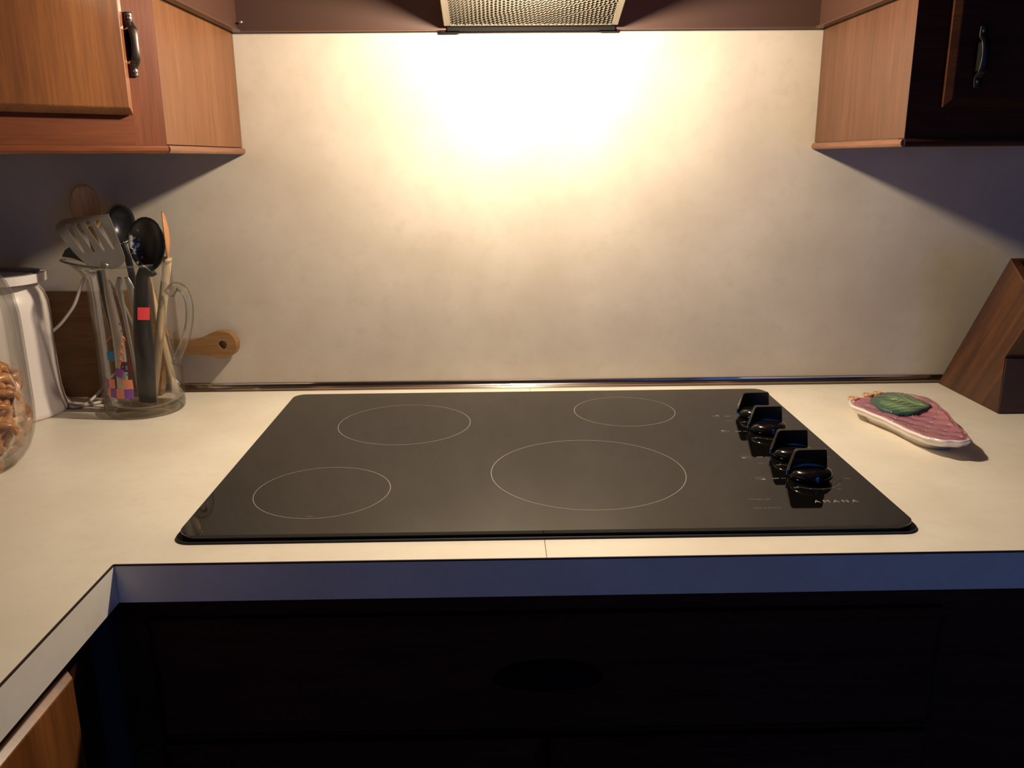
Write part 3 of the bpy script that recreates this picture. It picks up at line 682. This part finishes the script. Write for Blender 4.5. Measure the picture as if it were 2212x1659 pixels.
# ------------------------------------------------------------------ white kettle with its cord
KX, KY = -.8145, -.128
kt = thing('kettle', 'tall white round-shouldered plastic kettle between pretzel jar and jug', 'kettle', (KX, KY, ZC))
obj('body', lathe([(0, .001), (.084, .001), (.0875, .004), (.0870, .010), (.0840, .022), (.0815, .040), (.0805, .080), (.0805, .130), (.0815, .160), (.0805, .178), (.0765, .192), (.069, .203), (.058, .209), (0, .210)], 64), 'white', kt, smooth=True)
bm = prism([(p.x, p.y) for p in catmull([(-.060, -.075, 0), (.0, -.083, 0), (.050, -.076, 0), (.081, -.050, 0), (.089, -.012, 0), (.080, .026, 0), (.050, .052, 0), (0, .060, 0), (-.06, .055, 0), (-.085, -.01, 0)], 5, closed=True)], .2115, .2245, 'z', bevel=.004, seg=3)
obj('lid', bm, 'white', kt, smooth=False)
obj('lid_inset', prism([(p.x, p.y) for p in catmull([(-.055, -.068, 0), (.0, -.076, 0), (.046, -.069, 0), (.075, -.046, 0), (.082, -.012, 0), (.073, .022, 0), (.046, .046, 0), (0, .054, 0), (-.055, .049, 0), (-.078, -.01, 0)], 5, closed=True)], .2242, .2262, 'z', bevel=.001), 'white_dark', kt)
obj('lid_post', tube(catmull([(.030, -.076, .2150), (.032, -.0815, .2050), (.034, -.0830, .1900), (.0345, -.0825, .1720)], 6), [.0100, .0062, .0050, .0050], 10, flat=.6, side=(1, 0, 0)), 'white', kt, smooth=True)
cp = catmull([(.070, .050, .012), (.082, .034, .0060), (.094, .020, .0045), (.108, .034, .0050), (.118, .060, .0160), (.130, .076, .0340), (.150, .080, .0500), (.175, .078, .0560), (.185, .082, .0900), (.172, .082, .1500), (.152, .074, .2000), (.138, .064, .2130), (.124, .060, .2110), (.115, .060, .1960), (.100, .061, .1660), (.082, .063, .1440), (.066, .064, .1280), (.048, .066, .1150)], 8)
obj('cord', tube(cp, .0036, 8, flat=.7, side=(0, 1, 0)), 'cord', kt, smooth=True)
cp = catmull([(.066, .056, .010), (.080, .044, .0045), (.100, .030, .0036), (.120, .044, .0036), (.132, .066, .0036), (.140, .080, .0036)], 8)
obj('cord', tube(cp, .0026, 8), 'cord', kt, smooth=True)

# ------------------------------------------------------------------ pretzel jar
PX, PY = -.7285, -.380
pj = thing('glass_jar', 'clear glass jar of brown pretzels at the left edge of the counter', 'jar', (PX, PY, ZC))
outer = [(.046, .0006), (.058, .0022), (.067, .0085), (.0765, .022), (.0830, .038), (.0872, .056), (.0885, .074), (.0885, .180), (.0880, .200), (.0850, .222), (.0790, .240), (.0700, .254), (.0640, .262), (.0620, .272), (.0640, .280)]
t = .003
inner = [(r-t, z) for r, z in outer[:1:-1]]+[(.055, .0065), (0, .0060)]
obj('body', lathe([(0, .0022), (.044, .0022)]+outer+inner, 72), 'jar', pj, smooth=True)
def pretzel_mesh(kind):
    bm = bmesh.new(); pts = []
    if kind == 0:       # knotted twist
        for i in range(30):
            a = 2*math.pi*i/30; pts.append(((.0125+.0065*math.cos(2*a))*math.cos(a)*1.15, (.0125+.0065*math.cos(2*a))*math.sin(a), .0038*math.sin(3*a)))
        tube(pts, .0042, 8, bm, closed=True)
    elif kind == 1:     # curled stub
        tube(catmull([(-.016, -.004, 0), (-.008, .006, .002), (.002, .008, .004), (.011, .003, .002), (.012, -.006, 0), (.004, -.009, -.002)], 5), [.0030, .0055, .0060, .0056, .0048, .0030], 8, bm)
    else:               # bent rod
        tube(catmull([(-.022, 0, 0), (-.010, .004, .001), (.004, .005, .002), (.016, .0, .001), (.024, -.005, 0)], 5), [.0032, .0052, .0056, .0052, .0034], 8, bm)
    for v in bm.verts: v.co += Vector((random.uniform(-1, 1), random.uniform(-1, 1), random.uniform(-1, 1)))*.00045
    bmesh.ops.recalc_face_normals(bm, faces=bm.faces[:])
    me = bpy.data.meshes.new('pretzel'); bm.to_mesh(me); bm.free()
    for p in me.polygons: p.use_smooth = True
    me.materials.append(M['pretzel']); return me
pm = [pretzel_mesh(k) for k in range(3)]
cm = bpy.data.meshes.new('salt'); b_ = bmesh.new()
for q in range(7):
    a = random.uniform(0, 6.28); add_box(b_, .011*math.cos(a)-.001, .011*math.cos(a)+.001, .010*math.sin(a)-.0007, .010*math.sin(a)+.0007, .0035, .0055)
b_.to_mesh(cm); b_.free(); cm.materials.append(M['salt'])
placed = []; tries = 0
while len(placed) < 230 and tries < 60000:
    tries += 1
    a = random.uniform(-math.pi, math.pi); r = math.sqrt(random.random())*.080; x, y = r*math.cos(a), r*math.sin(a)
    zmax = .126-1.1*max(0, r-.052)
    z = random.uniform(.018, zmax)
    rl = .0745 if z > .05 else .052+(z-.018)*.75
    if r > rl: continue
    if any((x-p[0])**2+(y-p[1])**2+((z-p[2])*1.15)**2 < .0172**2 for p in placed): continue
    placed.append((x, y, z))
placed = [p for p in placed if p[0] > -.03 and (math.hypot(p[0], p[1]) > .034 or p[2] > .09)]
for i, (x, y, z) in enumerate(sorted(placed, key=lambda p: p[2])):
    o = obj('pretzel', pm[i % 3], label='small brown baked pretzel piece inside the glass jar', cat='pretzel', group='pretzels in the glass jar')
    o.location = (PX+x, PY+y, ZC+z); o.scale = (1.22, 1.22, 1.22)
    rr_ = math.hypot(x, y)
    if rr_ > .060: o.rotation_euler = (math.radians(90)+random.uniform(-.25, .25), random.uniform(-.5, .5), math.atan2(y, x)+math.pi/2)
    else: o.rotation_euler = (random.uniform(-.7, .7), random.uniform(-.7, .7), random.uniform(0, 6.28))

# ------------------------------------------------------------------ knife block
kb = thing('knife_block', 'dark wooden slanted knife block at the right end of the counter', 'knife block', (.734, 0, ZC+.0004))
prof = [(-.0145, 0), (-.198, 0), (-.195, .0890), (-.2575, .1770), (-.1735, .2350)]
obj('body', prism(prof, 0, .115, 'x', bevel=.0015), 'block', kb)
obj('front_panel', box(.001, .114, -.1995, -.1966, .002, .0870), 'block_front', kb, label='darker front board')
bt = bpy.data.objects.new('top_plate', None)
d = Vector((0, -.2575+.1735, .1770-.2350)); ln = d.length; nrm = Vector((0, -.568, .823))
bm = box(.012, .103, .004, ln-.004, 0, .0020, bevel=.0006)
o = obj('top_plate', bm, 'block_top', kb, label='black slotted top plate')
o.matrix_local = Matrix.Translation((0, -.1735, .2350)) @ Matrix((Vector((1, 0, 0)), d.normalized(), Vector((1, 0, 0)).cross(d.normalized()))).transposed().to_4x4()
if (o.matrix_local.to_3x3() @ Vector((0, 0, 1))).z < 0: o.matrix_local = o.matrix_local @ Matrix.Translation((0, 0, -.0015))
for i in range(3):
    obj('slot_rim', box(.022, .093, .022+i*.027, .0245+i*.027, -.0032, .0035), 'block_front', o)

# ------------------------------------------------------------------ ceramic grape-bunch dish
ds = thing('ceramic_dish', 'pink ceramic grape-bunch dish with green leaf, right of the cooktop', 'dish', (.5660, -.262, ZC))
ctrl = [(-.003, -.134), (.016, -.130), (.030, -.100), (.038, -.060), (.053, -.010), (.063, .040), (.066, .075), (.056, .098), (.034, .108), (.006, .104), (-.018, .094), (-.040, .092), (-.056, .074), (-.066, .048), (-.057, .012), (-.046, -.030), (-.041, -.068), (-.034, -.106), (-.022, -.127)]
ol = catmull([(a, b, 0) for a, b in ctrl], 8, closed=True); nO = len(ol)
cen = Vector((.002, -.005, 0))
def scale_h(x, y):
    # overlapping rows of grape scales, tips towards the front of the dish
    pitch, rw = .0290, .0200; best = 0; edge = 0
    j0 = int(math.floor(y/rw))
    for j in range(j0-1, j0+3):
        cx0 = (j % 2)*pitch/2; i0 = int(math.floor((x-cx0)/pitch))
        for i in range(i0-1, i0+3):
            dx = (x-(cx0+i*pitch))/.0165; dy = (y-j*rw)/.0170; d_ = math.hypot(dx, dy*(.8 if dy > 0 else 1.05))
            if d_ < 1:
                h = (1-d_*d_)**.5
                if h > best: best = h; edge = max(0, -dy)*d_
    return best, edge
bm = bmesh.new(); cl = bm.loops.layers.float_color.new('glaze'); NR = 30; rows = []; info = {}
for q in range(1, NR+1):
    rho = q/NR; row = []
    for i in range(nO):
        p = cen+(ol[i]-cen)*rho
        sc = 1
        if q >= NR-1: sc = 1+.010*math.sin(i*2*math.pi/8.0)
        p = cen+(p-cen)*sc
        h, e = scale_h(p.x, p.y)
        tip = max(0, (-p.y-.03)/.10)
        z = .0165+.0048*rho**3+.003*tip*tip+.0042*h*(1 if rho < .93 else .3)
        v = bm.verts.new((p.x, p.y, z)); info[v] = (rho, h, e, p.x, p.y); row.append(v)
    rows.append(row)
c0 = bm.verts.new((cen.x, cen.y, .0215)); info[c0] = (0, .5, 0, cen.x, cen.y)
for i in range(nO): bm.faces.new((c0, rows[0][i], rows[0][(i+1) % nO]))
for a, b in zip(rows, rows[1:]):
    for i in range(nO): bm.faces.new((a[i], b[i], b[(i+1) % nO], a[(i+1) % nO]))
def mixv(a, b, t): t = max(0, min(1, t)); return tuple(a[k]*(1-t)+b[k]*t for k in range(3))
for f in bm.faces:
    for lp in f.loops:
        rho, h, e, x, y = info[lp.vert]
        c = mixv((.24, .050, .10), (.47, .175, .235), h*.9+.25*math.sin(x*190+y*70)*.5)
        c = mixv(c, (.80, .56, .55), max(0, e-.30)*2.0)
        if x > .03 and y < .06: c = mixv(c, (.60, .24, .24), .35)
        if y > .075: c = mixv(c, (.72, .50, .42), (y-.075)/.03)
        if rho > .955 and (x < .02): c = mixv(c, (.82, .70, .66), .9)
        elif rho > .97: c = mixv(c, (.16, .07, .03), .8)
        lp[cl] = (*c, 1)
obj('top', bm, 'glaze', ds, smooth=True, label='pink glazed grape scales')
bm = bmesh.new(); rws = []
for s, z in ((1.0, None), (1.004, -.0012), (.992, -.0045), (.95, -.009), (.87, .0115), (.74, .0062), (.70, .0006)):
    row = []
    for i in range(nO):
        tv = rows_co = None
        p = cen+(ol[i]-cen)*s*(1+(.010*math.sin(i*2*math.pi/8.0) if s > .9 else 0))
        tip = max(0, (-p.y-.03)/.10); zt = .0213+.003*tip*tip
        zz_ = zt if z is None else (zt+z if z < 0 else z)
        row.append(bm.verts.new((p.x, p.y, zz_)))
    rws.append(row)
for a, b in zip(rws, rws[1:]):
    for i in range(nO): bm.faces.new((a[i], b[i], b[(i+1) % nO], a[(i+1) % nO]))
bm.faces.new(rws[-1])
obj('underside', bm, 'porcelain', ds, smooth=True, label='white glazed outer side and foot')
obj('rim', tube([(cen+(ol[i]-cen)*(1.0+.010*math.sin(i*2*math.pi/8.0)))+Vector((0, 0, .0212+.003*max(0, (-ol[i].y-.03)/.10)**2)) for i in list(range(11*8+2, nO))+list(range(0, 9))], .0023, 8), 'porcelain', ds, smooth=True, label='white scalloped rim')
# leaf
lf = [(-.028, .072), (-.008, .094), (.010, .106), (.036, .102), (.044, .070), (.048, .036), (.038, .022), (.020, .008), (.0, -.004), (-.014, -.004), (-.027, .006), (-.034, .034)]
lo2 = catmull([(a, b, 0) for a, b in lf], 7, closed=True); nl = len(lo2); lc = Vector((.006, .052, 0))
bm = bmesh.new(); cl = bm.loops.layers.float_color.new('glaze'); info = {}; lr = []; ax = Vector((.78, -.62, 0)).normalized()
def leaf_h(p):
    d_ = p-lc; al = d_.dot(ax); ac = d_.x*-ax.y+d_.y*ax.x
    vein = math.exp(-(ac/.0022)**2)+.7*math.exp(-((((al+abs(ac)*.9)*72) % 1.0-.5)/.16)**2)
    return min(1, vein), al, ac
NL = 18
for q in range(1, NL+1):
    rho = q/NL; row = []
    for i in range(nl):
        ser = 1+(.022*(1 if i % 2 else -1) if q >= NL-1 else 0)
        p = lc+(lo2[i]-lc)*rho*ser; v_, al, ac = leaf_h(p)
        z = .0252+.0034*(1-rho**2)-.0016*v_*(1-rho*.6)+.0010*math.sin(p.x*230+p.y*120)*(1-rho)+(-.0020 if q == NL else 0)
        v = bm.verts.new((p.x, p.y, z)); info[v] = (rho, v_, al, ac); row.append(v)
    lr.append(row)
c0 = bm.verts.new((lc.x, lc.y, .0284)); info[c0] = (0, 0, 0, 0)
base = []
for i in range(nl): bm.faces.new((c0, lr[0][i], lr[0][(i+1) % nl]))
for a, b in zip(lr, lr[1:]):
    for i in range(nl): bm.faces.new((a[i], b[i], b[(i+1) % nl], a[(i+1) % nl]))
bot = [bm.verts.new((v.co.x, v.co.y, v.co.z-.0040)) for v in lr[-1]]
for i, v in enumerate(bot): info[v] = (1, 0, 0, 0)
for i in range(nl): bm.faces.new((lr[-1][i], bot[i], bot[(i+1) % nl], lr[-1][(i+1) % nl]))
bm.faces.new(bot)
for f in bm.faces:
    for lp in f.loops:
        rho, v_, al, ac = info[lp.vert]
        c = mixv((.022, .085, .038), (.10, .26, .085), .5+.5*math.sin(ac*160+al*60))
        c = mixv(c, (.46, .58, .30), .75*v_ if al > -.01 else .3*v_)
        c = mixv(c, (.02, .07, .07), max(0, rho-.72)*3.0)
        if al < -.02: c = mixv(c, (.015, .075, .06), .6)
        lp[cl] = (*c, 1)
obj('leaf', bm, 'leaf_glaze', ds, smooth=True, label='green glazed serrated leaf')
for cx_, cy_, r_, z_ in ((-.050, .080, .0090, .0225), (-.022, .094, .0085, .0240), (-.004, .101, .0070, .0245)):
    pts = [(cx_+(r_*(1-.75*i/26))*math.cos(i*.42), cy_+(r_*(1-.75*i/26))*math.sin(i*.42), z_+.0012*i/26) for i in range(27)]
    obj('vine_curl', tube(pts, [.0022, .0020, .0016], 7), 'curl', ds, smooth=True)
